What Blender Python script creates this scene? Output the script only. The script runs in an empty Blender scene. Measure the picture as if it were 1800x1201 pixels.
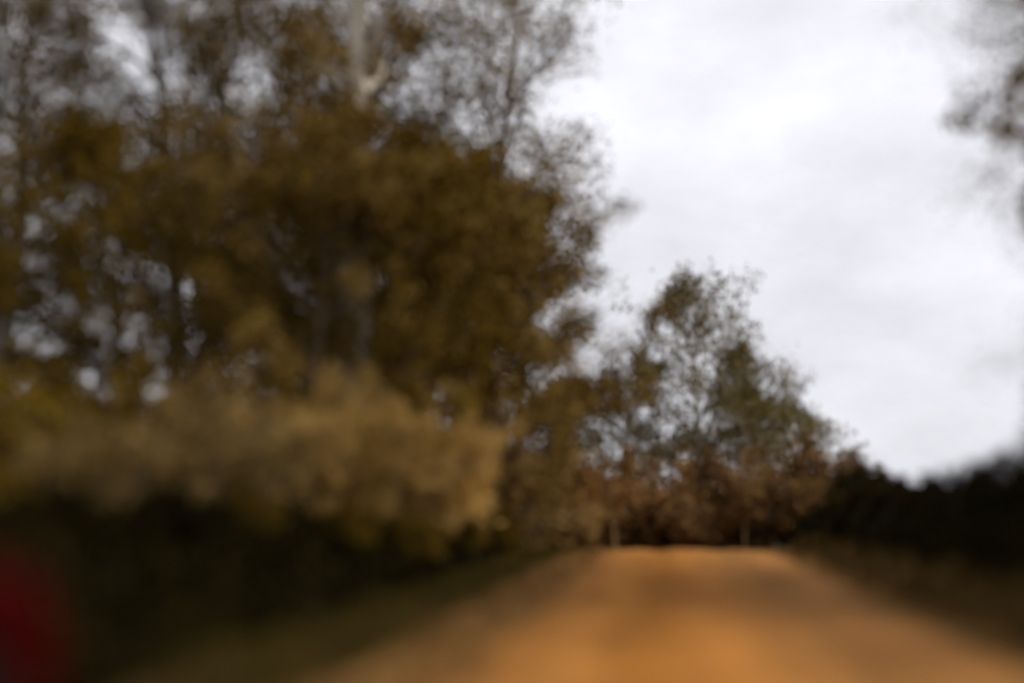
import bpy, math, random
import numpy as np
from mathutils import Vector, Matrix

R = math.radians
scn = bpy.context.scene
col = scn.collection

# ------------------------------------------------------------------ camera
EYE = 1.4
cam_d = bpy.data.cameras.new('camera')
cam_d.lens = 70.0
cam_d.sensor_width = 72.0
cam_d.clip_start = 0.05
cam_d.clip_end = 2000.0
cam_d.dof.use_dof = True              # the photograph is out of focus, the near things most
cam_d.dof.focus_distance = 400.0
cam_d.dof.aperture_fstop = 0.18
cam = bpy.data.objects.new('camera', cam_d)
cam.location = (0.0, 0.0, EYE)
cam.rotation_euler = (R(90 + 9.0), 0.0, R(8.7))
col.objects.link(cam)
scn.camera = cam

# ------------------------------------------------------------------ sky and sun
SUN_EL, SUN_AZ = 46.0, 82.0           # azimuth clockwise from the road's direction (+Y)
world = bpy.data.worlds.new('World')
scn.world = world
world.use_nodes = True
wt = world.node_tree
wt.nodes.clear()
w_out = wt.nodes.new('ShaderNodeOutputWorld')
w_bg = wt.nodes.new('ShaderNodeBackground')
w_sky = wt.nodes.new('ShaderNodeTexSky')
w_sky.sky_type = 'NISHITA'
w_sky.sun_disc = False
w_sky.sun_elevation = R(SUN_EL)
w_sky.sun_rotation = R(SUN_AZ)
w_sky.air_density = 1.0
w_sky.dust_density = 3.5
w_sky.ozone_density = 1.0
w_hsv = wt.nodes.new('ShaderNodeHueSaturation')
w_hsv.inputs['Saturation'].default_value = 0.16
w_tc = wt.nodes.new('ShaderNodeTexCoord')
w_map = wt.nodes.new('ShaderNodeMapping')
w_map.inputs['Scale'].default_value = (1.0, 1.0, 1.8)
w_noise = wt.nodes.new('ShaderNodeTexNoise')
w_noise.inputs['Scale'].default_value = 2.6
w_noise.inputs['Detail'].default_value = 6.0
w_noise.inputs['Roughness'].default_value = 0.55
w_ramp = wt.nodes.new('ShaderNodeMapRange')
w_ramp.inputs['From Min'].default_value = 0.3
w_ramp.inputs['From Max'].default_value = 0.7
w_ramp.inputs['To Min'].default_value = 0.76
w_ramp.inputs['To Max'].default_value = 1.18
w_scale = wt.nodes.new('ShaderNodeMixRGB')          # clear sky brought to display range
w_scale.blend_type = 'MULTIPLY'
w_scale.inputs['Fac'].default_value = 1.0
w_scale.inputs['Color2'].default_value = (0.10, 0.10, 0.10, 1)
w_cloud = wt.nodes.new('ShaderNodeCombineColor')
w_mix = wt.nodes.new('ShaderNodeMixRGB')            # an even, mottled layer of white cloud over it
w_mix.inputs['Fac'].default_value = 0.88
L_ = wt.links.new
L_(w_tc.outputs['Generated'], w_map.inputs['Vector'])
L_(w_map.outputs['Vector'], w_noise.inputs['Vector'])
L_(w_noise.outputs['Fac'], w_ramp.inputs['Value'])
L_(w_sky.outputs['Color'], w_hsv.inputs['Color'])
L_(w_hsv.outputs['Color'], w_scale.inputs['Color1'])
for k in ('Red', 'Green', 'Blue'):
    L_(w_ramp.outputs['Result'], w_cloud.inputs[k])
L_(w_scale.outputs['Color'], w_mix.inputs['Color1'])
w_tint = wt.nodes.new('ShaderNodeMixRGB')
w_tint.blend_type = 'MULTIPLY'
w_tint.inputs['Fac'].default_value = 1.0
w_tint.inputs['Color2'].default_value = (0.965, 0.97, 1.04, 1)
L_(w_cloud.outputs['Color'], w_tint.inputs['Color1'])
L_(w_tint.outputs['Color'], w_mix.inputs['Color2'])
L_(w_mix.outputs['Color'], w_bg.inputs['Color'])
L_(w_bg.outputs['Background'], w_out.inputs['Surface'])
w_bg.inputs['Strength'].default_value = 1.0

sun_d = bpy.data.lights.new('sun', 'SUN')
sun_d.energy = 4.0
sun_d.angle = R(25.0)
sun_d.color = (1.0, 0.93, 0.82)
sun = bpy.data.objects.new('sun', sun_d)
sdir = Vector((math.sin(R(SUN_AZ)) * math.cos(R(SUN_EL)), math.cos(R(SUN_AZ)) * math.cos(R(SUN_EL)), math.sin(R(SUN_EL))))
sun.rotation_euler = sdir.to_track_quat('Z', 'Y').to_euler()
sun.location = sdir * 60
col.objects.link(sun)

vs = scn.view_settings
vs.view_transform = 'Standard'
vs.look = 'None'
vs.gamma = 1.0
vs.exposure = 0.0
vs.use_curve_mapping = False
scn.cycles.max_bounces = 4
scn.cycles.debug_use_spatial_splits = True
scn.cycles.diffuse_bounces = 3
scn.cycles.transmission_bounces = 2
scn.cycles.glossy_bounces = 2

# ------------------------------------------------------------------ helpers
def smooth(a, b, x):
    t = np.clip((np.asarray(x, dtype=float) - a) / (b - a), 0.0, 1.0)
    return t * t * (3 - 2 * t)

def tag(o, label=None, cat=None, group=None, kind=None):
    if label: o['label'] = label
    if cat: o['category'] = cat
    if group: o['group'] = group
    if kind: o['kind'] = kind
    return o

def mesh_arrays(name, verts, faces, mat=None, smooth_shade=False):
    """verts (N,3), faces (M,k) arrays -> mesh data"""
    v = np.ascontiguousarray(verts, dtype=np.float32)
    f = np.ascontiguousarray(faces, dtype=np.int32)
    m = bpy.data.meshes.new(name)
    m.vertices.add(len(v))
    m.vertices.foreach_set('co', v.ravel())
    k = f.shape[1]
    m.loops.add(f.size)
    m.loops.foreach_set('vertex_index', f.ravel())
    m.polygons.add(len(f))
    m.polygons.foreach_set('loop_start', np.arange(0, f.size, k, dtype=np.int32))
    m.update(calc_edges=True)
    m.polygons.foreach_set('use_smooth', np.full(len(f), smooth_shade, dtype=bool))
    m.validate()
    if mat: m.materials.append(mat)
    return m

def link(name, data, parent=None, loc=(0, 0, 0), rz=0.0, sc=(1, 1, 1)):
    o = bpy.data.objects.new(name, data)
    o.location = loc
    o.rotation_euler = (0, 0, rz)
    o.scale = sc
    col.objects.link(o)
    if parent: o.parent = parent
    return o

# ------------------------------------------------------------------ materials
def new_mat(name):
    m = bpy.data.materials.new(name)
    m.use_nodes = True
    return m, m.node_tree, m.node_tree.nodes['Principled BSDF']

def mix_noise(nt, c1, c2, scale, detail=4.0, lo=0.35, hi=0.65, coord='Object'):
    tc = nt.nodes.new('ShaderNodeTexCoord')
    n = nt.nodes.new('ShaderNodeTexNoise')
    n.inputs['Scale'].default_value = scale
    n.inputs['Detail'].default_value = detail
    r = nt.nodes.new('ShaderNodeValToRGB')
    r.color_ramp.elements[0].position = lo
    r.color_ramp.elements[1].position = hi
    r.color_ramp.elements[0].color = (*c1, 1)
    r.color_ramp.elements[1].color = (*c2, 1)
    nt.links.new(tc.outputs[coord], n.inputs['Vector'])
    nt.links.new(n.outputs['Fac'], r.inputs['Fac'])
    return r.outputs['Color'], n

def leaf_mat(name, c1, c2, translucency=0.3, scale=1.6):
    m, nt, p = new_mat(name)
    c, _ = mix_noise(nt, c1, c2, scale, 5.0)
    oi = nt.nodes.new('ShaderNodeObjectInfo')
    mr = nt.nodes.new('ShaderNodeMapRange')
    mr.inputs['To Min'].default_value = 0.75
    mr.inputs['To Max'].default_value = 1.25
    mu = nt.nodes.new('ShaderNodeMixRGB')
    mu.blend_type = 'MULTIPLY'
    mu.inputs['Fac'].default_value = 1.0
    nt.links.new(oi.outputs['Random'], mr.inputs['Value'])
    nt.links.new(c, mu.inputs['Color1'])
    nt.links.new(mr.outputs['Result'], mu.inputs['Color2'])
    nt.links.new(mu.outputs['Color'], p.inputs['Base Color'])
    p.inputs['Roughness'].default_value = 0.6
    p.inputs['Specular IOR Level'].default_value = 0.03
    if translucency < 0.33:
        return m
    tr = nt.nodes.new('ShaderNodeBsdfTranslucent')
    nt.links.new(mu.outputs['Color'], tr.inputs['Color'])
    mx = nt.nodes.new('ShaderNodeMixShader')
    mx.inputs['Fac'].default_value = translucency
    out = nt.nodes['Material Output']
    nt.links.new(p.outputs['BSDF'], mx.inputs[1])
    nt.links.new(tr.outputs['BSDF'], mx.inputs[2])
    nt.links.new(mx.outputs['Shader'], out.inputs['Surface'])
    return m

def bark_mat(name, c1, c2, scale=5.0):
    m, nt, p = new_mat(name)
    c, n = mix_noise(nt, c1, c2, scale, 6.0)
    nt.links.new(c, p.inputs['Base Color'])
    p.inputs['Roughness'].default_value = 0.9
    p.inputs['Specular IOR Level'].default_value = 0.1
    b = nt.nodes.new('ShaderNodeBump')
    b.inputs['Strength'].default_value = 0.5
    b.inputs['Distance'].default_value = 0.03
    nt.links.new(n.outputs['Fac'], b.inputs['Height'])
    nt.links.new(b.outputs['Normal'], p.inputs['Normal'])
    return m

def plain(name, c, rough=0.5, metal=0.0, spec=0.3, vary=0.12):
    m, nt, p = new_mat(name)
    a = tuple(x * (1 - vary) for x in c)
    b = tuple(min(1, x * (1 + vary)) for x in c)
    cc, _ = mix_noise(nt, a, b, 7.0)
    nt.links.new(cc, p.inputs['Base Color'])
    p.inputs['Roughness'].default_value = rough
    p.inputs['Metallic'].default_value = metal
    p.inputs['Specular IOR Level'].default_value = spec
    return m

M = {}
M['leaf_olive'] = leaf_mat('leaf_olive', (0.095, 0.057, 0.004), (0.175, 0.108, 0.014))
M['leaf_brown'] = leaf_mat('leaf_brown', (0.11, 0.064, 0.007), (0.21, 0.135, 0.034))
M['leaf_green'] = leaf_mat('leaf_green', (0.11, 0.080, 0.020), (0.18, 0.135, 0.045))
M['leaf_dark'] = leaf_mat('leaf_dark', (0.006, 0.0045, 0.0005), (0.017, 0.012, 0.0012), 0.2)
M['leaf_straw'] = leaf_mat('leaf_straw', (0.34, 0.205, 0.05), (0.72, 0.48, 0.17), 0.35)
M['leaf_rust'] = leaf_mat('leaf_rust', (0.15, 0.078, 0.024), (0.32, 0.18, 0.066), 0.3)
M['bark_pale'] = bark_mat('bark_pale', (0.36, 0.31, 0.25), (0.58, 0.53, 0.45), 3.0)
M['bark_straw'] = bark_mat('bark_straw', (0.22, 0.15, 0.07), (0.38, 0.27, 0.13))
M['bark_grey'] = bark_mat('bark_grey', (0.10, 0.085, 0.07), (0.20, 0.17, 0.14))
M['bark_brown'] = bark_mat('bark_brown', (0.07, 0.05, 0.03), (0.14, 0.10, 0.06))

# ------------------------------------------------------------------ terrain
ROAD_C, ROAD_H = 0.575, 2.33          # centre line and half width
def road_x(y):
    y = np.asarray(y, dtype=float)
    return ROAD_C + 0.006 * np.clip(y - 30, 0, 60) ** 2
def crest(y):
    return -3.0 * smooth(26, 62, y)
def bumps(x, y):
    return (0.06 * np.sin(1.7 * x + 0.6 * y) * np.sin(0.9 * y - 0.7 * x + 1.0)
            + 0.04 * np.sin(3.9 * x - 2.3 * y + 2.0) + 0.025 * np.sin(7.3 * x + 5.1 * y))
def ground_z(x, y):
    x = np.asarray(x, dtype=float); y = np.asarray(y, dtype=float)
    s = x - road_x(y)                 # offset from the centre line
    left = 0.95 * smooth(-4.9, -7.0, s) + 0.9 * smooth(-8, -25, s)
    right = 1.1 * smooth(2.75, 4.6, s) + 0.3 * smooth(5, 20, s)
    fade = 1 - 0.6 * smooth(50, 110, y)
    off = smooth(ROAD_H - 0.1, ROAD_H + 0.9, np.abs(s))
    z = crest(y) + (left + right) * fade + bumps(x, y) * (0.15 + 0.85 * off) * off
    z = z - 0.09 * (1 - smooth(ROAD_H - 0.55, ROAD_H - 0.1, np.abs(s)))
    return z

def axis(near_lo, near_hi, step, far):
    a = list(np.arange(near_lo, near_hi + 1e-6, step))
    d = step; hi = near_hi; lo = near_lo; A = []; B = []
    while hi < far:
        d *= 1.35; hi += d; lo -= d
        A.append(hi); B.append(lo)
    return np.array(B[::-1] + a + A)
gx = axis(-16, 14, 0.25, 600)
gy = axis(-6, 50, 0.35, 600)
X, Y = np.meshgrid(gx, gy)
Z = ground_z(X, Y)
nx, ny = len(gx), len(gy)
gv = np.stack([X.ravel(), Y.ravel(), Z.ravel()], 1)
i = np.arange((nx) * (ny)).reshape(ny, nx)
gf = np.stack([i[:-1, :-1], i[:-1, 1:], i[1:, 1:], i[1:, :-1]], -1).reshape(-1, 4)
m, nt, p = new_mat('leaf_litter_soil')
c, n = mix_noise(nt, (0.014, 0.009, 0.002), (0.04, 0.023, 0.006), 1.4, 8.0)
c2, n2 = mix_noise(nt, (0.13, 0.058, 0.014), (0.20, 0.095, 0.022), 1.0, 6.0)   # road dirt thrown onto the verges
tcs = nt.nodes.new('ShaderNodeTexCoord'); sxs = nt.nodes.new('ShaderNodeSeparateXYZ')
nt.links.new(tcs.outputs['Object'], sxs.inputs['Vector'])
of = nt.nodes.new('ShaderNodeMath'); of.operation = 'SUBTRACT'; of.inputs[1].default_value = ROAD_C
ab = nt.nodes.new('ShaderNodeMath'); ab.operation = 'ABSOLUTE'
vr = nt.nodes.new('ShaderNodeMapRange'); vr.inputs['From Min'].default_value = 2.4; vr.inputs['From Max'].default_value = 3.5
mxs = nt.nodes.new('ShaderNodeMixRGB')
nt.links.new(sxs.outputs['X'], of.inputs[0]); nt.links.new(of.outputs[0], ab.inputs[0]); nt.links.new(ab.outputs[0], vr.inputs['Value'])
nt.links.new(vr.outputs['Result'], mxs.inputs['Fac']); nt.links.new(c2, mxs.inputs['Color1']); nt.links.new(c, mxs.inputs['Color2'])
nt.links.new(mxs.outputs['Color'], p.inputs['Base Color'])
p.inputs['Roughness'].default_value = 1.0
p.inputs['Specular IOR Level'].default_value = 0.05
b = nt.nodes.new('ShaderNodeBump'); b.inputs['Strength'].default_value = 0.7; b.inputs['Distance'].default_value = 0.08
nt.links.new(n.outputs['Fac'], b.inputs['Height']); nt.links.new(b.outputs['Normal'], p.inputs['Normal'])
M['soil'] = m
tag(link('ground', mesh_arrays('ground', gv, gf, M['soil'], True)), kind='structure')

# road: a cambered dirt sheet with two worn wheel tracks and ragged shoulders
m, nt, p = new_mat('orange_dirt')
c1, n1 = mix_noise(nt, (0.20, 0.078, 0.012), (0.31, 0.126, 0.024), 0.8, 8.0)
tc = nt.nodes.new('ShaderNodeTexCoord')
sx = nt.nodes.new('ShaderNodeSeparateXYZ')
nt.links.new(tc.outputs['UV'], sx.inputs['Vector'])
ramp = nt.nodes.new('ShaderNodeValToRGB')       # compacted tracks, loose ridge, grey grit on the right side
els = ramp.color_ramp.elements
els[0].position = 0.0; els[0].color = (0.52, 0.55, 0.6, 1)
els[1].position = 1.0; els[1].color = (0.50, 0.55, 0.7, 1)
for pos, cc in [(0.10, (0.85, 0.86, 0.9)), (0.20, (1.06, 1.08, 1.1)), (0.32, (0.86, 0.80, 0.55)), (0.47, (1.05, 1.02, 0.95)),
                (0.58, (0.92, 0.94, 1.0)), (0.72, (0.78, 0.84, 1.1)), (0.84, (0.98, 1.06, 1.5)), (0.93, (0.80, 0.88, 1.2))]:
    e = els.new(pos); e.color = (*cc, 1)
nt.links.new(sx.outputs['X'], ramp.inputs['Fac'])
mps = nt.nodes.new('ShaderNodeMapping'); mps.inputs['Scale'].default_value = (26.0, 1.6, 1.0)
stn = nt.nodes.new('ShaderNodeTexNoise'); stn.inputs['Scale'].default_value = 1.0; stn.inputs['Detail'].default_value = 4.0
stm = nt.nodes.new('ShaderNodeMapRange'); stm.inputs['From Min'].default_value = 0.3; stm.inputs['From Max'].default_value = 0.7
stm.inputs['To Min'].default_value = 0.82; stm.inputs['To Max'].default_value = 1.25
mu0 = nt.nodes.new('ShaderNodeMixRGB'); mu0.blend_type = 'MULTIPLY'; mu0.inputs['Fac'].default_value = 1.0
nt.links.new(tc.outputs['UV'], mps.inputs['Vector']); nt.links.new(mps.outputs['Vector'], stn.inputs['Vector'])
nt.links.new(stn.outputs['Fac'], stm.inputs['Value']); nt.links.new(c1, mu0.inputs['Color1']); nt.links.new(stm.outputs['Result'], mu0.inputs['Color2'])
c1 = mu0.outputs['Color']
mu = nt.nodes.new('ShaderNodeMixRGB'); mu.blend_type = 'MULTIPLY'; mu.inputs['Fac'].default_value = 1.0
nt.links.new(c1, mu.inputs['Color1']); nt.links.new(ramp.outputs['Color'], mu.inputs['Color2'])
nt.links.new(mu.outputs['Color'], p.inputs['Base Color'])
p.inputs['Roughness'].default_value = 0.95
p.inputs['Specular IOR Level'].default_value = 0.1
tc2 = nt.nodes.new('ShaderNodeTexNoise'); tc2.inputs['Scale'].default_value = 14.0; tc2.inputs['Detail'].default_value = 6.0
tcc = nt.nodes.new('ShaderNodeTexCoord'); nt.links.new(tcc.outputs['Object'], tc2.inputs['Vector'])
b = nt.nodes.new('ShaderNodeBump'); b.inputs['Strength'].default_value = 0.6; b.inputs['Distance'].default_value = 0.03
nt.links.new(tc2.outputs['Fac'], b.inputs['Height']); nt.links.new(b.outputs['Normal'], p.inputs['Normal'])
M['dirt'] = m
ys = np.arange(-20, 34, 0.3)
us = np.linspace(-1, 1, 41)
U, YY = np.meshgrid(us, ys)
edge = ROAD_H + 0.10 * np.sin(YY * 0.8) + 0.07 * np.sin(YY * 2.1 + 1 + U)
XX = road_x(YY) + U * edge
prof = 0.05 * (1 - U ** 2) - 0.045 * np.exp(-((U + 0.36) / 0.13) ** 2) - 0.045 * np.exp(-((U - 0.36) / 0.13) ** 2)
prof = prof - 0.03 * smooth(0.9, 1.0, np.abs(U))
ZZ = crest(YY) + prof + 0.02 + 0.008 * np.sin(YY * 2.3 + U * 5) * np.sin(YY * 0.7 + 3 * U)
rv = np.stack([XX.ravel(), YY.ravel(), ZZ.ravel()], 1)
i = np.arange(XX.size).reshape(XX.shape)
rf = np.stack([i[:-1, :-1], i[:-1, 1:], i[1:, 1:], i[1:, :-1]], -1).reshape(-1, 4)
rm = mesh_arrays('dirt_road', rv, rf, M['dirt'], True)
uv = rm.uv_layers.new(name='UVMap')
uu = (U.ravel() * 0.5 + 0.5)
lv = np.zeros(len(rm.loops), dtype=np.int32); rm.loops.foreach_get('vertex_index', lv)
uv.data.foreach_set('uv', np.stack([uu[lv], (YY.ravel() * 0.1)[lv]], 1).astype(np.float32).ravel())
tag(link('dirt_road', rm), kind='structure')

# ------------------------------------------------------------------ plants
def tubes(segs, sides):
    """segs: list of (p0, p1, r0, r1) -> verts, faces"""
    P0 = np.array([s[0] for s in segs]); P1 = np.array([s[1] for s in segs])
    R0 = np.array([s[2] for s in segs]); R1 = np.array([s[3] for s in segs])
    d = P1 - P0
    d /= np.linalg.norm(d, axis=1, keepdims=True) + 1e-9
    ref = np.where(np.abs(d[:, 2:3]) > 0.9, np.array([[1.0, 0, 0]]), np.array([[0, 0, 1.0]]))
    a = np.cross(d, ref); a /= np.linalg.norm(a, axis=1, keepdims=True)
    bb = np.cross(d, a)
    ang = np.linspace(0, 2 * math.pi, sides, endpoint=False)
    ring = np.cos(ang)[None, :, None] * a[:, None, :] + np.sin(ang)[None, :, None] * bb[:, None, :]
    v0 = P0[:, None, :] + ring * R0[:, None, None]
    v1 = P1[:, None, :] + ring * R1[:, None, None]
    V = np.concatenate([v0, v1], 1).reshape(-1, 3)
    base = (np.arange(len(segs)) * 2 * sides)[:, None]
    k = np.arange(sides)[None, :]
    F = np.stack([base + k, base + (k + 1) % sides, base + sides + (k + 1) % sides, base + sides + k], -1).reshape(-1, 4)
    return V, F

def chain_tube(pts, rad, sides=10):
    """one continuous tapered tube with a closed tip"""
    pts = np.array(pts); n = len(pts)
    V = []
    for q in range(n):
        t = pts[min(q + 1, n - 1)] - pts[max(q - 1, 0)]
        t = t / (np.linalg.norm(t) + 1e-9)
        ref = np.array([1.0, 0.0, 0.0])
        a = np.cross(t, ref); a /= np.linalg.norm(a); bb = np.cross(t, a)
        for s in range(sides):
            w = 2 * math.pi * s / sides
            wob = 1 + 0.10 * math.sin(3 * w + q * 0.7) + 0.06 * math.sin(2 * w - q)
            V.append(pts[q] + (a * math.cos(w) + bb * math.sin(w)) * rad[q] * wob)
    F = []
    for q in range(n - 1):
        for s in range(sides):
            s2 = (s + 1) % sides
            F.append((q * sides + s, q * sides + s2, (q + 1) * sides + s2, (q + 1) * sides + s))
    return np.array(V), np.array(F)

def leaves(rng, anchors, dirs, per, spread, size, along=0.5, aspect=0.45, rise=0.0):
    A = np.repeat(anchors, per, axis=0)
    D = np.repeat(dirs, per, axis=0)
    n = len(A)
    c = A - D * rng.random((n, 1)) * along + rng.normal(0, spread, (n, 3))
    u = rng.normal(size=(n, 3)); u[:, 2] += rise; u /= np.linalg.norm(u, axis=1, keepdims=True)
    w = rng.normal(size=(n, 3)); w = np.cross(u, w); w /= np.linalg.norm(w, axis=1, keepdims=True)
    s = size * rng.uniform(0.6, 1.4, (n, 1))
    V = np.stack([c - u * s, c + w * s * aspect, c + u * s, c - w * s * aspect], 1).reshape(-1, 3)
    F = np.arange(4 * n).reshape(-1, 4)
    return V, F

def rot_about(v, ax, ang):
    ax = ax / np.linalg.norm(ax)
    return v * math.cos(ang) + np.cross(ax, v) * math.sin(ang) + ax * (ax @ v) * (1 - math.cos(ang))

def grow(rng, start, d, length, r, nseg, wob, up):
    pts = [np.array(start)]; d = d / np.linalg.norm(d)
    for k in range(nseg):
        d = d + rng.normal(0, wob, 3) + np.array([0, 0, up])
        d /= np.linalg.norm(d)
        pts.append(pts[-1] + d * length / nseg)
    return pts

def tree_meshes(name, seed, h, trunk_r, first, limbs, spread, nsub, ntwig, per, leaf, lspread, leafmat, barkmat, shape='round', twigmat=None):
    """a tree of height h rooted at the origin: trunk, branches and crown meshes"""
    rng = np.random.default_rng(seed)
    n = 12
    pts = [np.zeros(3)]; d = np.array([0, 0, 1.0])
    for k in range(n):
        d = d + rng.normal(0, 0.06, 3); d[2] = max(d[2], 0.8); d /= np.linalg.norm(d)
        pts.append(pts[-1] + d * h / n * 0.93)
    pts = np.array(pts)
    pts[0, 2] = -0.35
    rad = [trunk_r * (1.35 if k == 0 else 1.0) * (1 - 0.9 * (k / n) ** 0.9) + 0.012 for k in range(n + 1)]
    tv, tf = chain_tube(pts, rad)
    seg6, seg3, tips, tdir = [], [], [], []
    for L in range(limbs):
        t = first + (1 - first) * (L + rng.random()) / limbs
        k = min(int(t * n), n - 1); fr = t * n - k
        p0 = pts[k] * (1 - fr) + pts[k + 1] * fr
        r0 = (rad[k] * (1 - fr) + rad[k + 1] * fr) * 0.55
        q = (t - first) / (1 - first)
        if shape == 'round': ln = spread * (0.55 + 0.75 * math.sin(math.pi * min(1, 0.2 + 0.75 * q))) * (1 - 0.55 * q * q)
        elif shape == 'cone': ln = spread * (1.15 - 0.95 * q)
        else: ln = spread * (0.5 + 0.6 * q) * (1.0 if q < 0.85 else 0.7)
        ln *= rng.uniform(0.7, 1.25)
        az = L * 2.399 + rng.normal(0, 0.4)
        tilt = R(rng.uniform(48, 80) * (1 - 0.45 * q))
        dd = np.array([math.cos(az) * math.sin(tilt), math.sin(az) * math.sin(tilt), math.cos(tilt)])
        lp = grow(rng, p0, dd, ln, r0, 5, 0.16, 0.05)
        for a in range(5):
            seg6.append((lp[a], lp[a + 1], r0 * (1 - a / 5.6) + 0.004, r0 * (1 - (a + 1) / 5.6) + 0.004))
        for sIdx in range(nsub):
            ft = 0.25 + 0.75 * (sIdx + rng.random()) / nsub
            kk = min(int(ft * 5), 4); f2 = ft * 5 - kk
            sp = lp[kk] * (1 - f2) + lp[kk + 1] * f2
            sd = lp[kk + 1] - lp[kk]; sd /= np.linalg.norm(sd)
            sd = rot_about(sd, rng.normal(size=3), R(rng.uniform(30, 65)))
            sl = ln * rng.uniform(0.28, 0.5)
            sr = max(0.006, r0 * 0.38 * (1 - ft * 0.6))
            bp = grow(rng, sp, sd, sl, sr, 3, 0.22, 0.06)
            for a in range(3):
                seg3.append((bp[a], bp[a + 1], sr * (1 - a / 3.6), sr * (1 - (a + 1) / 3.6)))
            for w in range(ntwig):
                ft2 = 0.3 + 0.7 * (w + rng.random()) / ntwig
                k3 = min(int(ft2 * 3), 2); f3 = ft2 * 3 - k3
                wp = bp[k3] * (1 - f3) + bp[k3 + 1] * f3
                wd = bp[k3 + 1] - bp[k3]; wd /= np.linalg.norm(wd)
                wd = rot_about(wd, rng.normal(size=3), R(rng.uniform(20, 60)))
                wl = sl * rng.uniform(0.35, 0.7)
                e = wp + wd * wl
                seg3.append((wp, e, 0.006, 0.003))
                tips.append(e); tdir.append(wd * wl)
    v6, f6 = tubes(seg6, 6); v3, f3_ = tubes(seg3, 3)
    bv = np.concatenate([v6, v3]); bf = np.concatenate([f6, f3_ + len(v6)])
    out = {'trunk': mesh_arrays(name + '_trunk', tv, tf, barkmat, True),
           'branches': mesh_arrays(name + '_branches', bv, bf, twigmat or barkmat, True)}
    if per:
        tips = np.array(tips); tdir = np.array(tdir)
        # uneven crown: some twigs are bare, others heavy
        wgt = rng.random(len(tips))
        keep = wgt > 0.22
        lv_, lf = leaves(rng, tips[keep], tdir[keep], per, lspread, leaf)
        out['crown'] = mesh_arrays(name + '_crown', lv_, lf, leafmat)
    return out

def shrub_meshes(name, seed, stems, nsub, ntwig, per, leaf, lspread, leafmat, barkmat, wide=0.75, aspect=0.45, rise=0.0, lean=62):
    """a many-stemmed shrub of unit height"""
    rng = np.random.default_rng(seed)
    seg, seg3, tips, tdir = [], [], [], []
    for s in range(stems):
        az = s * 2.399 + rng.normal(0, 0.3)
        tilt = R(rng.uniform(5, lean))
        dd = np.array([math.cos(az) * math.sin(tilt), math.sin(az) * math.sin(tilt), math.cos(tilt)])
        ln = rng.uniform(0.6, 1.12)
        p0 = np.array([math.cos(az) * 0.06, math.sin(az) * 0.06, -0.06])
        lp = grow(rng, p0, dd * np.array([wide, wide, 1]), ln, 0.02, 4, 0.14, 0.05)
        for a in range(4): seg.append((lp[a], lp[a + 1], 0.017 * (1 - a / 5), 0.017 * (1 - (a + 1) / 5)))
        for b_ in range(nsub):
            ft = 0.12 + 0.88 * (b_ + rng.random()) / nsub
            kk = min(int(ft * 4), 3); f2 = ft * 4 - kk
            sp = lp[kk] * (1 - f2) + lp[kk + 1] * f2
            sd = lp[kk + 1] - lp[kk]; sd /= np.linalg.norm(sd)
            sd = rot_about(sd, rng.normal(size=3), R(rng.uniform(30, 70)))
            sl = rng.uniform(0.16, 0.34)
            e = sp + sd * sl
            seg3.append((sp, e, 0.006, 0.003))
            for w in range(ntwig):
                f3 = rng.uniform(0.3, 1.0)
                wd = rot_about(sd, rng.normal(size=3), R(rng.uniform(20, 65)))
                wl = sl * rng.uniform(0.35, 0.6)
                wp = sp + sd * sl * f3
                seg3.append((wp, wp + wd * wl, 0.003, 0.0015))
                tips.append(wp + wd * wl); tdir.append(wd * wl)
    v5, f5 = tubes(seg, 5); v3, f3_ = tubes(seg3, 3)
    bv = np.concatenate([v5, v3]); bf = np.concatenate([f5, f3_ + len(v5)])
    lv_, lf = leaves(rng, np.array(tips), np.array(tdir), per, lspread, leaf, 0.8, aspect, rise)
    return {'stems': mesh_arrays(name + '_stems', bv, bf, barkmat, True),
            'foliage': mesh_arrays(name + '_foliage', lv_, lf, leafmat)}

def plant(name, parts, x, y, s, rz, label, cat, group, sc=None, sink=0.05):
    root = link(name, None, loc=(x, y, float(ground_z(x, y)) - sink), rz=rz, sc=sc or (s, s, s))
    root.empty_display_size = 0.3
    tag(root, label, cat, group)
    for k, me in parts.items():
        link(k, me, root)
    return root

# prototypes ------------------------------------------------------
dense_a = tree_meshes('dense_a', 1, 8.0, 0.17, 0.16, 22, 2.6, 7, 5, 28, 0.08, 0.14, M['leaf_olive'], M['bark_brown'])
dense_b = tree_meshes('dense_b', 2, 8.0, 0.16, 0.14, 24, 2.5, 7, 5, 23, 0.08, 0.14, M['leaf_brown'], M['bark_brown'])
tall_a = tree_meshes('tall_a', 3, 16.0, 0.30, 0.28, 30, 3.8, 7, 5, 29, 0.065, 0.26, M['leaf_brown'], M['bark_grey'], 'up')
tall_b = tree_meshes('tall_b', 4, 16.0, 0.28, 0.22, 30, 4.0, 7, 5, 31, 0.065, 0.26, M['leaf_olive'], M['bark_grey'], 'up')
gum = tree_meshes('gum', 5, 15.0, 0.46, 0.50, 16, 3.4, 6, 5, 14, 0.085, 0.18, M['leaf_brown'], M['bark_pale'], 'up')
loose_a = tree_meshes('loose_a', 6, 10.0, 0.16, 0.14, 26, 3.0, 6, 5, 16, 0.085, 0.2, M['leaf_green'], M['bark_pale'], 'round')
loose_b = tree_meshes('loose_b', 7, 10.0, 0.16, 0.16, 26, 3.1, 6, 5, 18, 0.085, 0.2, M['leaf_green'], M['bark_pale'])
bare_a = tree_meshes('bare_a', 8, 12.0, 0.20, 0.10, 34, 4.4, 9, 8, 10, 0.045, 0.2, M['leaf_brown'], M['bark_grey'], 'up')
shrub_y = shrub_meshes('straw_shrub', 11, 20, 11, 4, 15, 0.046, 0.035, M['leaf_straw'], M['bark_straw'], 0.8, 0.16, 1.0, 55)
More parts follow.
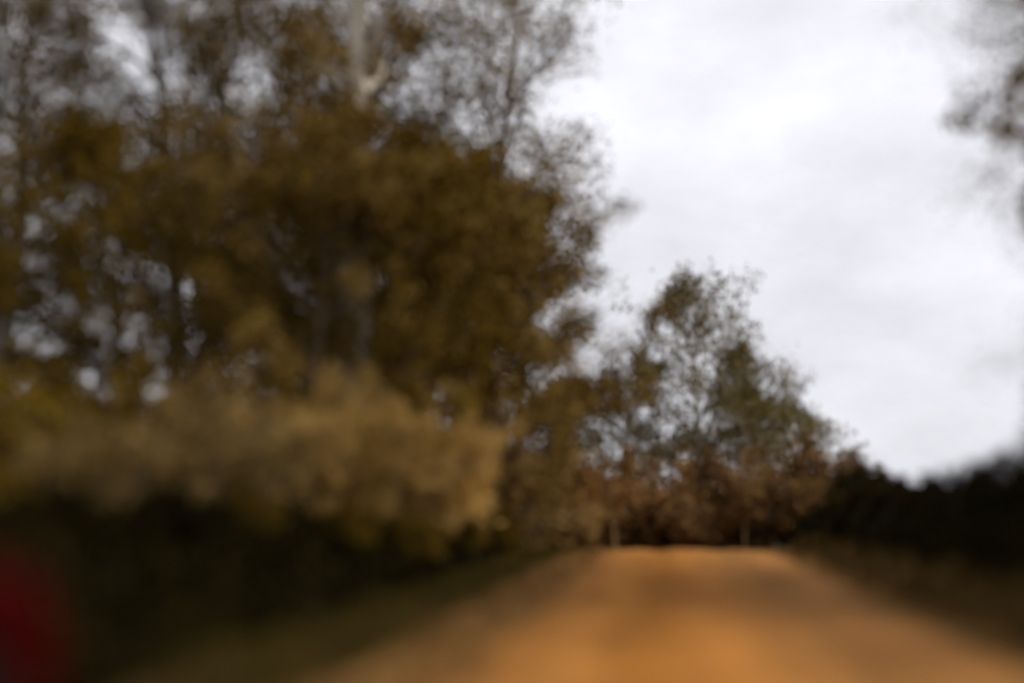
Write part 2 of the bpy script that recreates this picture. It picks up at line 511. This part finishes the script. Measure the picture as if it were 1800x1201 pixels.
shrub_y2 = shrub_meshes('straw_shrub2', 12, 16, 11, 4, 13, 0.046, 0.04, M['leaf_straw'], M['bark_straw'], 0.8, 0.16, 1.0, 60)
M['leaf_faded'] = leaf_mat('leaf_faded', (0.14, 0.09, 0.025), (0.34, 0.22, 0.075), 0.3)
shrub_f = shrub_meshes('faded_shrub', 16, 15, 11, 4, 11, 0.046, 0.045, M['leaf_faded'], M['bark_grey'], 0.85, 0.18, 0.8, 58)
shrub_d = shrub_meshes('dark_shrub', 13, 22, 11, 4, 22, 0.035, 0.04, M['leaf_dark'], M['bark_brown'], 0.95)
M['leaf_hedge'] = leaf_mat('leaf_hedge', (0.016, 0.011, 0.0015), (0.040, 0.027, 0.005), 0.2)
shrub_h = shrub_meshes('hedge_shrub', 17, 22, 11, 4, 20, 0.035, 0.045, M['leaf_hedge'], M['bark_brown'], 0.95)
shrub_r = shrub_meshes('rust_shrub', 14, 20, 10, 4, 18, 0.030, 0.04, M['leaf_rust'], M['bark_grey'], 0.9)
shrub_o = shrub_meshes('olive_shrub', 15, 20, 10, 4, 18, 0.032, 0.04, M['leaf_olive'], M['bark_brown'], 0.9)

# left wood: dense understorey trees in front, tall open ones behind -------------
G1 = 'dense trees along the left bank'
for (x, y, s, rz, pr, lab) in [
    (-15.8, 22.5, 0.85, 0.3, dense_b, 'brown-olive rounded tree at the far left edge, above the dull shrubs'),
    (-10.7, 19.0, 1.00, 1.4, dense_a, 'dense olive tree second from the left above the straw-coloured shrubs'),
    (-7.3, 19.6, 1.02, 2.9, dense_b, 'dark brown-green bushy tree below and left of the pale trunk'),
    (-6.5, 21.5, 1.05, 4.1, dense_a, 'dense olive tree directly below the pale trunk, over the brightest shrub'),
    (-5.3, 25.0, 1.22, 5.0, dense_b, 'dark bushy tree between the pale trunk and the road opening'),
    (-9.6, 25.0, 1.1, 2.2, dense_a, 'olive tree in the dark middle of the wood, behind the second and third'),
    (-6.4, 31.5, 1.25, 3.9, dense_b, 'brown-olive tree in the dark heart of the wood near the road opening'),
    (-4.3, 28.5, 1.42, 0.9, dense_a, 'tallest dense olive tree, its ragged side edging the white sky')]:
    plant('bushy_tree', pr, x, y, s, rz, lab, 'tree', G1)
G2 = 'tall open trees behind the left bank'
for (x, y, s, rz, pr, lab) in [
    (-19.5, 25.0, 0.92, 0.5, tall_b, 'tall thin-crowned tree cut by the upper left edge'),
    (-14.2, 27.0, 0.98, 1.7, tall_a, 'tall open tree with pale gaps near the upper left corner'),
    (-10.8, 29.0, 1.05, 2.2, tall_b, 'tall open-crowned tree just left of the pale trunk'),
    (-7.6, 32.0, 1.12, 3.5, tall_a, 'tall open-crowned tree just right of the pale trunk'),
    (-6.3, 35.0, 1.20, 0.2, tall_b, 'tall thin tree whose top fades into the white sky'),
    (-16.0, 21.5, 0.95, 3.0, tall_a, 'tall thin tree rising behind the leftmost rounded tree'),
    (-12.2, 24.0, 1.0, 5.8, tall_b, 'tall tree with brown twiggy crown halfway from the corner to the pale trunk'),
    (-9.6, 26.0, 1.0, 4.9, tall_a, 'tall brown twiggy tree closest on the left of the pale trunk'),
    (-16.5, 38.0, 0.95, 4.4, tall_a, 'far tall tree behind the left edge of the wood'),
    (-11.0, 41.0, 1.05, 5.3, tall_b, 'far tall tree filling the wood behind the pale trunk'),
    (-6.6, 43.0, 1.05, 2.6, tall_b, 'farthest tall tree at the right end of the left wood')]:
    plant('tall_tree', pr, x, y, s, rz, lab, 'tree', G2)
plant('pale_trunk_tree', gum, -7.75, 23.2, 1.25, 2.0, 'tree with a thick pale bare trunk showing near the top of the picture', 'tree', None)
# out-of-view trees added to shade the verge beside the car
G3 = 'unseen trees added to shade the left verge'
for (x, y, s, rz, pr, lab) in [(-8.2, 4.0, 1.15, 0.8, dense_b, 'unseen near tree added to shade the parked red car from the left'),
                               (-10.9, 8.0, 1.10, 2.4, dense_a, 'unseen near tree beyond the left edge, added to shade the bank')]:
    plant('bushy_tree', pr, x, y, s, rz, lab, 'tree', G3)

# trees closing the end of the road --------------------------------------------
G4 = 'lighter green trees beyond the end of the road'
for (x, y, sc, rz, pr, lab) in [
    (1.4, 46.0, (1.0, 1.0, 1.46), 0.3, loose_a, 'tallest pointed green tree in the white sky beyond the road'),
    (5.6, 47.0, (0.85, 0.85, 1.05), 2.0, loose_a, 'narrow lower green tree right of the tall pointed one'),
    (-2.1, 43.5, (0.95, 0.95, 0.92), 3.3, loose_b, 'rounded green-brown tree where the road meets the left wood'),
    (3.7, 44.0, (1.0, 1.0, 0.82), 4.6, loose_b, 'rounded tree with a pale stem at the end of the road'),
    (6.6, 50.0, (0.8, 0.8, 0.80), 5.5, loose_b, 'low faint tree at the right end of the green group'),
    (-4.6, 50.0, (1.1, 1.1, 0.85), 1.1, loose_b, 'low tree closing the gap between the left wood and the green group'),
    (0.4, 54.0, (1.2, 1.2, 0.80), 2.4, loose_b, 'rounded tree low behind the tallest pointed green tree')]:
    plant('green_tree', pr, x, y, 1, rz, lab, 'tree', G4, sc)
# bare twiggy trees on the right -------------------------------------------------
G5 = 'bare trees on the right bank'
for (x, y, s, rz, lab) in [(7.6, 14.0, 1.0, 4.0, 'near bare grey tree with fine twigs at the right edge'),
                           (10.3, 19.5, 1.05, 2.7, 'bare grey tree farther along the right bank, behind the near one')]:
    plant('bare_tree', bare_a, x, y, s, rz, lab, 'tree', G5)

plant('bushy_tree', dense_b, 9.1, 16.5, 1.5, 4.6, 'brown leafy tree at the right edge above the dark hedge', 'tree', None)
# shrubs -------------------------------------------------------------------------
G6 = 'straw-coloured shrubs on the left bank'
for (x, y, s, rz, pr, lab) in [
    (-8.8, 11.2, 1.55, 0.2, shrub_o, 'small olive-straw shrub nearest the left edge, above the red car'),
    (-8.4, 13.4, 1.7, 1.0, shrub_f, 'second, duller straw-coloured shrub from the left on the bank'),
    (-7.0, 15.4, 2.2, 2.1, shrub_f, 'third, duller straw-coloured shrub from the left on the bank'),
    (-6.2, 17.8, 2.35, 3.1, shrub_y, 'fourth straw shrub from the left, left of the brightest one'),
    (-5.7, 20.2, 2.7, 4.2, shrub_y, 'brightest golden shrub under the dense olive tree'),
    (-5.4, 23.0, 2.9, 5.2, shrub_y2, 'golden shrub just right of the brightest one'),
    (-4.9, 26.5, 2.9, 0.6, shrub_f, 'dull golden-brown shrub second from the right on the left bank'),
    (-4.6, 30.0, 3.5, 1.5, shrub_r, 'rightmost rusty brown shrub of the left bank by the road end')]:
    plant('straw_shrub', pr, x, y, s, rz, lab, 'shrub', G6)
G7 = 'olive shrubs among the left trees'
for (x, y, s, rz, lab) in [
    (-11.0, 13.0, 2.4, 0.4, 'dull olive shrub at the left edge behind the straw ones'),
    (-10.4, 16.0, 2.5, 1.6, 'dull olive shrub second from the left behind the straw ones'),
    (-9.2, 18.5, 2.3, 2.8, 'olive shrub behind the third and fourth straw shrubs'),
    (-8.6, 23.0, 2.6, 3.8, 'olive shrub in the shade behind the brightest golden shrub'),
    (-7.4, 28.0, 2.8, 4.9, 'olive shrub in the shade at the right of the left wood')]:
    plant('olive_shrub', shrub_o, x, y, s, rz, lab, 'shrub', G7)
G8 = 'low dark shrubs on the face of the left bank'
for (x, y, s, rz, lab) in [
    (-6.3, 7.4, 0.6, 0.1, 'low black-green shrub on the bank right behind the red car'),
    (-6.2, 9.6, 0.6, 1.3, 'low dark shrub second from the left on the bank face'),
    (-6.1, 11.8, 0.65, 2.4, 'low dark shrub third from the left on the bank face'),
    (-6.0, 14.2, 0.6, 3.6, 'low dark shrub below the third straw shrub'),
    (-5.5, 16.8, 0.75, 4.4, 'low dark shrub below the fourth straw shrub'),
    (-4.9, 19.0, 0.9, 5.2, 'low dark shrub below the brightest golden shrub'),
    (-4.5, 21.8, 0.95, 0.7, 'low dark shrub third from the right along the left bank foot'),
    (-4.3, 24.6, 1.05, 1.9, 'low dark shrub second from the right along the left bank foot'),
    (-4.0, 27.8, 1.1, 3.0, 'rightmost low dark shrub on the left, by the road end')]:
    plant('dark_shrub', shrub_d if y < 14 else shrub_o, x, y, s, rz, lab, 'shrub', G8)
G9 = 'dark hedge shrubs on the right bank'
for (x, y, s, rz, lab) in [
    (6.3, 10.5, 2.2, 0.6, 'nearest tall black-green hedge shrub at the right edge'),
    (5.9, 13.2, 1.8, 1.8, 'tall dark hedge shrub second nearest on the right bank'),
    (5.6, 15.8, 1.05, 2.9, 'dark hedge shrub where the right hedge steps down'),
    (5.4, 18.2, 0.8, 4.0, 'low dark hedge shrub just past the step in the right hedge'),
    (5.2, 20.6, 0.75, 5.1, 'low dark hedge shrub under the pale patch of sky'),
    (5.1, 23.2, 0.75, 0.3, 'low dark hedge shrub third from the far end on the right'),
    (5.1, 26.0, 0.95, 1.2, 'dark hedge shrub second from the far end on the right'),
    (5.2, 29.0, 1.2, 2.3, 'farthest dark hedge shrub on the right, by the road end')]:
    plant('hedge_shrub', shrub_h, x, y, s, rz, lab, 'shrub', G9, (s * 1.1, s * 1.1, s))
G10 = 'rusty shrubs beyond the end of the road'
for (x, y, s, rz, lab) in [
    (-3.6, 37.0, 3.6, 0.4, 'leftmost rust-brown shrub closing the end of the road'),
    (-0.6, 38.5, 3.7, 1.7, 'rust-brown shrub straight above the left wheel track'),
    (2.0, 37.5, 3.4, 2.6, 'rust-brown shrub straight above the middle of the road end'),
    (4.6, 38.0, 3.3, 3.9, 'rust-brown shrub above the right side of the road end'),
    (6.2, 37.5, 2.5, 5.0, 'rightmost rust-brown shrub, where the right hedge begins')]:
    plant('rust_shrub', shrub_r, x, y, s, rz, lab, 'shrub', G10)

sapling = tree_meshes('sapling', 9, 2.4, 0.036, 0.45, 20, 0.75, 4, 3, 5, 0.05, 0.10, M['leaf_rust'], M['bark_straw'], 'up')
for (x, y, s, rz, lab) in [(-1.75, 34.6, 1.0, 0.5, 'thin pale sapling at the left corner of the road end'),
                           (2.6, 35.6, 1.2, 3.4, 'thin pale sapling near the right corner of the road end')]:
    plant('pale_sapling', sapling, x, y, s, rz, lab, 'sapling', 'pale saplings at the road end')

# ground cover on the banks and grass along the verges -----------------------------
def cover(name, seed, n, s_lo, s_hi, y_lo, y_hi, hmax, size, mat, label):
    rng = np.random.default_rng(seed)
    y = rng.uniform(y_lo, y_hi, n); s = rng.uniform(s_lo, s_hi, n)
    x = road_x(y) + s
    z = ground_z(x, y) + rng.random(n) ** 1.6 * hmax
    c = np.stack([x, y, z], 1)
    V, F = leaves(rng, c, np.zeros((n, 3)), 1, 0.03, size)
    o = link(name, mesh_arrays(name, V, F, mat))
    return tag(o, label, 'ground cover', kind='stuff')
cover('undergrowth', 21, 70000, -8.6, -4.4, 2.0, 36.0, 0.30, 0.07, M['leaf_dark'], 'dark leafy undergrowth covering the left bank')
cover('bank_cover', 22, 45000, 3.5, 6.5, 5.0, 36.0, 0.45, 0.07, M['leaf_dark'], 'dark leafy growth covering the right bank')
cover('leaf_litter', 23, 6000, -3.1, -2.2, 2.0, 32.0, 0.04, 0.045, M['leaf_rust'], 'brown fallen leaves along the left verge')
cover('leaf_drift', 24, 9000, 2.2, 3.6, 4.0, 32.0, 0.04, 0.045, M['leaf_rust'], 'brown fallen leaves along the right verge')

def grass(name, seed, n, s_lo, s_hi, y_lo, y_hi, hgt, mat, label):
    rng = np.random.default_rng(seed)
    nt_ = n // 14
    ty = np.repeat(rng.uniform(y_lo, y_hi, nt_), 14); ts = np.repeat(rng.uniform(s_lo, s_hi, nt_), 14)
    ty = ty + rng.normal(0, 0.06, ty.size); ts = ts + rng.normal(0, 0.06, ts.size)
    x = road_x(ty) + ts; z = ground_z(x, ty)
    b0 = np.stack([x, ty, z - 0.01], 1); k = len(b0)
    az = rng.uniform(0, 2 * math.pi, k); w = np.stack([np.cos(az), np.sin(az), np.zeros(k)], 1) * 0.006
    ln = hgt * rng.uniform(0.5, 1.2, (k, 1)); le = rng.normal(0, 0.25, (k, 2))
    mid = b0 + np.concatenate([le * ln * 0.4, ln * 0.6], 1)
    top = b0 + np.concatenate([le * ln * 1.1, ln], 1)
    V = np.stack([b0 - w, b0 + w, mid + w * 0.7, mid - w * 0.7, top + w * 0.1, top - w * 0.1], 1).reshape(-1, 3)
    q = (np.arange(k) * 6)[:, None]
    F = np.concatenate([q + np.array([[0, 1, 2, 3]]), q + np.array([[3, 2, 4, 5]])], 0)
    o = link(name, mesh_arrays(name, V, F, mat))
    return tag(o, label, 'grass', kind='stuff')
M['grass_dull'] = leaf_mat('grass_dull', (0.040, 0.028, 0.005), (0.080, 0.053, 0.010), 0.3)
grass('verge_grass', 31, 12000, -4.6, -3.2, 7.0, 32.0, 0.20, M['grass_dull'], 'dull olive grass along the left verge')
grass('bank_grass', 32, 14000, 2.7, 4.2, 6.0, 32.0, 0.18, M['grass_dull'], 'dull olive grass along the foot of the right bank')

# small stones on the road --------------------------------------------------------
rng = np.random.default_rng(41)
n = 1600
oct_v = np.array([[1, 0, 0], [-1, 0, 0], [0, 1, 0], [0, -1, 0], [0, 0, 1], [0, 0, -1]], float)
oct_f = np.array([[0, 2, 4], [2, 1, 4], [1, 3, 4], [3, 0, 4], [2, 0, 5], [1, 2, 5], [3, 1, 5], [0, 3, 5]])
yy = rng.uniform(3, 34, n); uu_ = rng.uniform(-0.98, 0.98, n)
pz = crest(yy) + 0.05 * (1 - uu_ ** 2) - 0.045 * np.exp(-((uu_ + 0.36) / 0.13) ** 2) - 0.045 * np.exp(-((uu_ - 0.36) / 0.13) ** 2) + 0.022
sv = (oct_v[None] + rng.normal(0, 0.18, (n, 6, 3))) * (rng.uniform(0.006, 0.022, (n, 1, 1)) * np.array([1.2, 1.2, 0.7]))
sv = sv + np.stack([road_x(yy) + uu_ * ROAD_H, yy, pz], 1)[:, None, :]
sf = (np.arange(n) * 6)[:, None, None] + oct_f[None]
M['stone'] = plain('stone', (0.36, 0.2, 0.09), 0.9, vary=0.3)
tag(link('road_gravel', mesh_arrays('road_gravel', sv.reshape(-1, 3), sf.reshape(-1, 3), M['stone'])),
    'small loose stones scattered over the orange dirt road', 'gravel', kind='stuff')

# ------------------------------------------------------------------ parked red car
def paint(name, c):
    m, nt, p = new_mat(name)
    cc, _ = mix_noise(nt, tuple(v * 0.85 for v in c), c, 3.0)
    nt.links.new(cc, p.inputs['Base Color'])
    p.inputs['Roughness'].default_value = 0.6
    p.inputs['Specular IOR Level'].default_value = 0.02
    return m
M['car_red'] = paint('car_red', (0.030, 0.0003, 0.0003))
M['black'] = plain('black_plastic', (0.015, 0.014, 0.013), 0.7, 0.0, 0.08)
M['rubber'] = plain('rubber', (0.009, 0.008, 0.007), 0.95, 0.0, 0.02)
M['steel'] = plain('dark_wheel', (0.014, 0.013, 0.012), 0.7, 0.0, 0.05)
M['car_glass'] = plain('car_glass', (0.012, 0.014, 0.015), 0.08, 0.0, 0.5)
M['lamp_glass'] = plain('lamp_glass', (0.55, 0.55, 0.55), 0.15, 0.2, 0.5)
M['tail_red'] = plain('tail_red', (0.35, 0.01, 0.01), 0.2, 0.0, 0.5)
M['plate'] = plain('plate_white', (0.7, 0.7, 0.66), 0.5)

def car_half(u):            # plan half width along the length, u = -1 rear .. 1 front
    return 0.88 * (1 - 0.10 * max(0, (u - 0.72) / 0.28) ** 2 - 0.06 * max(0, (-u - 0.78) / 0.22) ** 2)
L2 = 2.08
AX_F, AX_R, WR = 1.28, -1.26, 0.325
def shoulder(y):            # height of the body's upper edge at the side
    return float(np.interp(y, [-2.08, -2.0, -1.7, -0.9, 0.6, 0.85, 1.5, 1.9, 2.04, 2.08], [0.70, 0.93, 1.0, 0.99, 0.97, 0.98, 0.93, 0.84, 0.70, 0.55]))
def crown_z(y):             # height at the centre line
    return shoulder(y) + float(np.interp(y, [-2.08, -1.5, 0.9, 1.7, 2.08], [0.0, 0.02, 0.05, 0.04, 0.0]))
def sill(y):
    z = 0.24 + 0.10 * max(0, (abs(y) - 1.8) / 0.28)
    for a in (AX_F, AX_R):
        dy = abs(y - a); r = WR + 0.05
        if dy < r: z = max(z, 0.32 + math.sqrt(r * r - dy * dy))
    return z
car = link('parked_car', None)
tag(car, 'dark red car parked in shade, its bonnet just inside the lower left edge', 'car')
st = np.unique(np.concatenate([np.linspace(-L2, L2, 44)] + [a + np.linspace(-WR - 0.051, WR + 0.051, 19) for a in (AX_F, AX_R)]))
V, F = [], []
for y in st:
    hw = car_half(y / L2); sh = shoulder(y); cz = crown_z(y); si = sill(y)
    zs = [(hw * 0.94, si), (hw, min(si + 0.12, sh - 0.1)), (hw * 1.01, (si + sh) / 2 + 0.05), (hw * 0.985, sh - 0.07), (hw * 0.93, sh), (hw * 0.6, sh * 0.4 + cz * 0.6)]
    ring = [(x, y, z) for x, z in zs] + [(0, y, cz)] + [(-x, y, z) for x, z in zs[::-1]]
    V += ring
K = 13
for a in range(len(st) - 1):
    for k in range(K - 1):
        F.append((a * K + k, a * K + k + 1, (a + 1) * K + k + 1, (a + 1) * K + k))
me = bpy.data.meshes.new('body')
ends = [tuple(range(K - 1, -1, -1)), tuple((len(st) - 1) * K + k for k in range(K))]
me.from_pydata([tuple(map(float, v)) for v in V], [], F + ends)
me.materials.append(M['car_red'])
for pl in me.polygons: pl.use_smooth = True
body = link('body', me, car)

def slab(name, pts, mat, parent, smooth_=False, thick=None, d=(0, 0, 0)):
    """a polygon outline given thickness along d"""
    n_ = len(pts); d = Vector(d)
    v = [Vector(q) for q in pts] + [Vector(q) + d for q in pts]
    f = [tuple(range(n_ - 1, -1, -1)), tuple(range(n_, 2 * n_))] + [(k, (k + 1) % n_, n_ + (k + 1) % n_, n_ + k) for k in range(n_)]
    mm = bpy.data.meshes.new(name); mm.from_pydata([tuple(q) for q in v], [], f); mm.materials.append(mat)
    o = link(name, mm, parent)
    bv = o.modifiers.new('bevel', 'BEVEL'); bv.width = 0.006; bv.segments = 2; bv.limit_method = 'ANGLE'
    return o
# cabin: roof shell on pillars with separate panes
roof_y = [-1.45, -1.2, -0.6, 0.0, 0.35]
rv_, rf_ = [], []
for y in roof_y:
    z = float(np.interp(y, [-1.45, -1.2, -0.6, 0.0, 0.35], [1.38, 1.44, 1.48, 1.475, 1.43]))
    for x, dz in ((-0.60, -0.05), (-0.52, -0.01), (-0.25, 0.02), (0, 0.03), (0.25, 0.02), (0.52, -0.01), (0.60, -0.05)):
        rv_.append((x, y, z + dz))
for a in range(4):
    for k in range(6): rf_.append((a * 7 + k, a * 7 + k + 1, (a + 1) * 7 + k + 1, (a + 1) * 7 + k))
rm_ = bpy.data.meshes.new('roof'); rm_.from_pydata(rv_, [], rf_); rm_.materials.append(M['car_red'])
for pl in rm_.polygons: pl.use_smooth = True
ro = link('roof', rm_, car)
so = ro.modifiers.new('thickness', 'SOLIDIFY'); so.thickness = 0.03
slab('windscreen', [(-0.78, 1.0, 1.0), (0.78, 1.0, 1.0), (0.58, 0.36, 1.39), (-0.58, 0.36, 1.39)], M['car_glass'], car, d=(0, -0.012, -0.012))
slab('rear_window', [(0.74, -1.78, 1.0), (-0.74, -1.78, 1.0), (-0.56, -1.44, 1.35), (0.56, -1.44, 1.35)], M['car_glass'], car, d=(0, 0.012, -0.006))
for s in (-1, 1):
    def P(y, z):                       # a point on the leaning side of the cabin
        t = (z - 0.97) / (1.40 - 0.97)
        return (s * (0.80 - 0.21 * t), y, z)
    slab('side_window', [P(0.78, 1.0), P(0.28, 1.36), P(-0.28, 1.39), P(-0.30, 1.0)], M['car_glass'], car, d=(-s * 0.01, 0, 0))
    slab('side_window', [P(-0.40, 1.0), P(-0.38, 1.39), P(-1.18, 1.35), P(-1.36, 1.0)], M['car_glass'], car, d=(-s * 0.01, 0, 0))
    slab('pillar', [P(0.98, 0.97), P(0.36, 1.39), P(0.28, 1.37), P(0.79, 0.97)], M['car_red'], car, d=(-s * 0.04, 0, 0))
    slab('pillar', [P(-0.29, 0.97), P(-0.27, 1.40), P(-0.39, 1.40), P(-0.41, 0.97)], M['black'], car, d=(-s * 0.04, 0, 0))
    slab('pillar', [P(-1.37, 0.97), P(-1.19, 1.36), P(-1.45, 1.34), P(-1.80, 0.97)], M['car_red'], car, d=(-s * 0.05, 0, 0))
    # doors sit a little proud of the body with a gap between them
    for (y0, y1) in ((-0.33, 0.80), (-1.02, -0.35)):
        bot0 = max(sill(y0), 0.30) + 0.03; bot1 = max(sill(y1), 0.30) + 0.03
        pts = [(s * 0.893, y0, bot0 + 0.03), (s * 0.893, y1, bot1 + 0.03), (s * 0.900, y1, 0.62), (s * 0.884, y1, 0.90), (s * 0.884, y0, 0.91), (s * 0.900, y0, 0.62)]
        dr = slab('door', pts, M['car_red'], car, d=(-s * 0.03, 0, 0))
        slab('handle', [(s * 0.915, y0 + 0.08, 0.80), (s * 0.915, y0 + 0.26, 0.80), (s * 0.915, y0 + 0.26, 0.83), (s * 0.915, y0 + 0.08, 0.83)], M['black'], dr, d=(-s * 0.03, 0, 0))
    slab('mirror', [(s * 0.84, 0.72, 0.98), (s * 1.02, 0.70, 0.98), (s * 1.03, 0.70, 1.10), (s * 0.86, 0.74, 1.10)], M['black'], car, d=(0, 0.10, 0))
    slab('headlight', [(s * 0.44, 2.075, 0.60), (s * 0.76, 1.96, 0.62), (s * 0.80, 1.86, 0.74), (s * 0.50, 2.0, 0.71)], M['lamp_glass'], car, d=(0, 0.03, 0.015))
    slab('tail_lamp', [(s * 0.52, -2.10, 0.70), (s * 0.80, -2.06, 0.70), (s * 0.80, -2.02, 0.88), (s * 0.56, -2.06, 0.88)], M['tail_red'], car, d=(0, 0.05, 0))
slab('front_bumper', [(-0.74, 2.07, 0.30), (0.74, 2.07, 0.30), (0.78, 2.05, 0.50), (-0.78, 2.05, 0.50)], M['black'], car, d=(0, 0.06, 0))
slab('grille', [(-0.38, 2.085, 0.53), (0.38, 2.085, 0.53), (0.40, 2.06, 0.66), (-0.40, 2.06, 0.66)], M['black'], car, d=(0, 0.02, 0))
slab('rear_bumper', [(0.76, -2.07, 0.32), (-0.76, -2.07, 0.32), (-0.80, -2.06, 0.52), (0.80, -2.06, 0.52)], M['black'], car, d=(0, -0.06, 0))
slab('number_plate', [(0.26, -2.10, 0.60), (-0.26, -2.10, 0.60), (-0.26, -2.10, 0.71), (0.26, -2.10, 0.71)], M['plate'], car, d=(0, -0.012, 0))
def lathe(name, prof, mat, parent, loc, sides=28):
    v, f = [], []
    for s_ in range(sides):
        w = 2 * math.pi * s_ / sides
        for (x, r) in prof: v.append((x, r * math.cos(w), r * math.sin(w)))
    k = len(prof)
    for s_ in range(sides):
        s2 = (s_ + 1) % sides
        for q in range(k - 1): f.append((s_ * k + q, s_ * k + q + 1, s2 * k + q + 1, s2 * k + q))
    mm = bpy.data.meshes.new(name); mm.from_pydata(v, [], f); mm.materials.append(mat)
    for pl in mm.polygons: pl.use_smooth = True
    return link(name, mm, parent, loc)
for s in (-1, 1):
    for a in (AX_F, AX_R):
        wh = link('wheel', None, car, (s * 0.78, a, WR))
        lathe('tyre', [(-0.10, 0.20), (-0.10, 0.29), (-0.08, WR), (0.08, WR), (0.10, 0.29), (0.10, 0.20)], M['rubber'], wh, (0, 0, 0))
        lathe('rim', [(s * 0.085, 0.21), (s * 0.095, 0.19), (s * 0.05, 0.17), (s * 0.06, 0.07), (s * 0.085, 0.05), (s * 0.085, 0.001)], M['steel'], wh, (0, 0, 0))
for s in (-1, 1):
    for a in (AX_F, AX_R):
        lathe('wheel_well', [(s * 0.62, 0.001), (s * 0.62, 0.37), (s * 0.84, 0.372)], M['black'], car, (0, a, 0.32))
car.scale = (1.14, 1.12, 1.2)
car.location = (-3.84, 2.42, float(ground_z(-3.84, 2.42)) + 0.02)
car.rotation_euler = (0, 0, R(2.0))
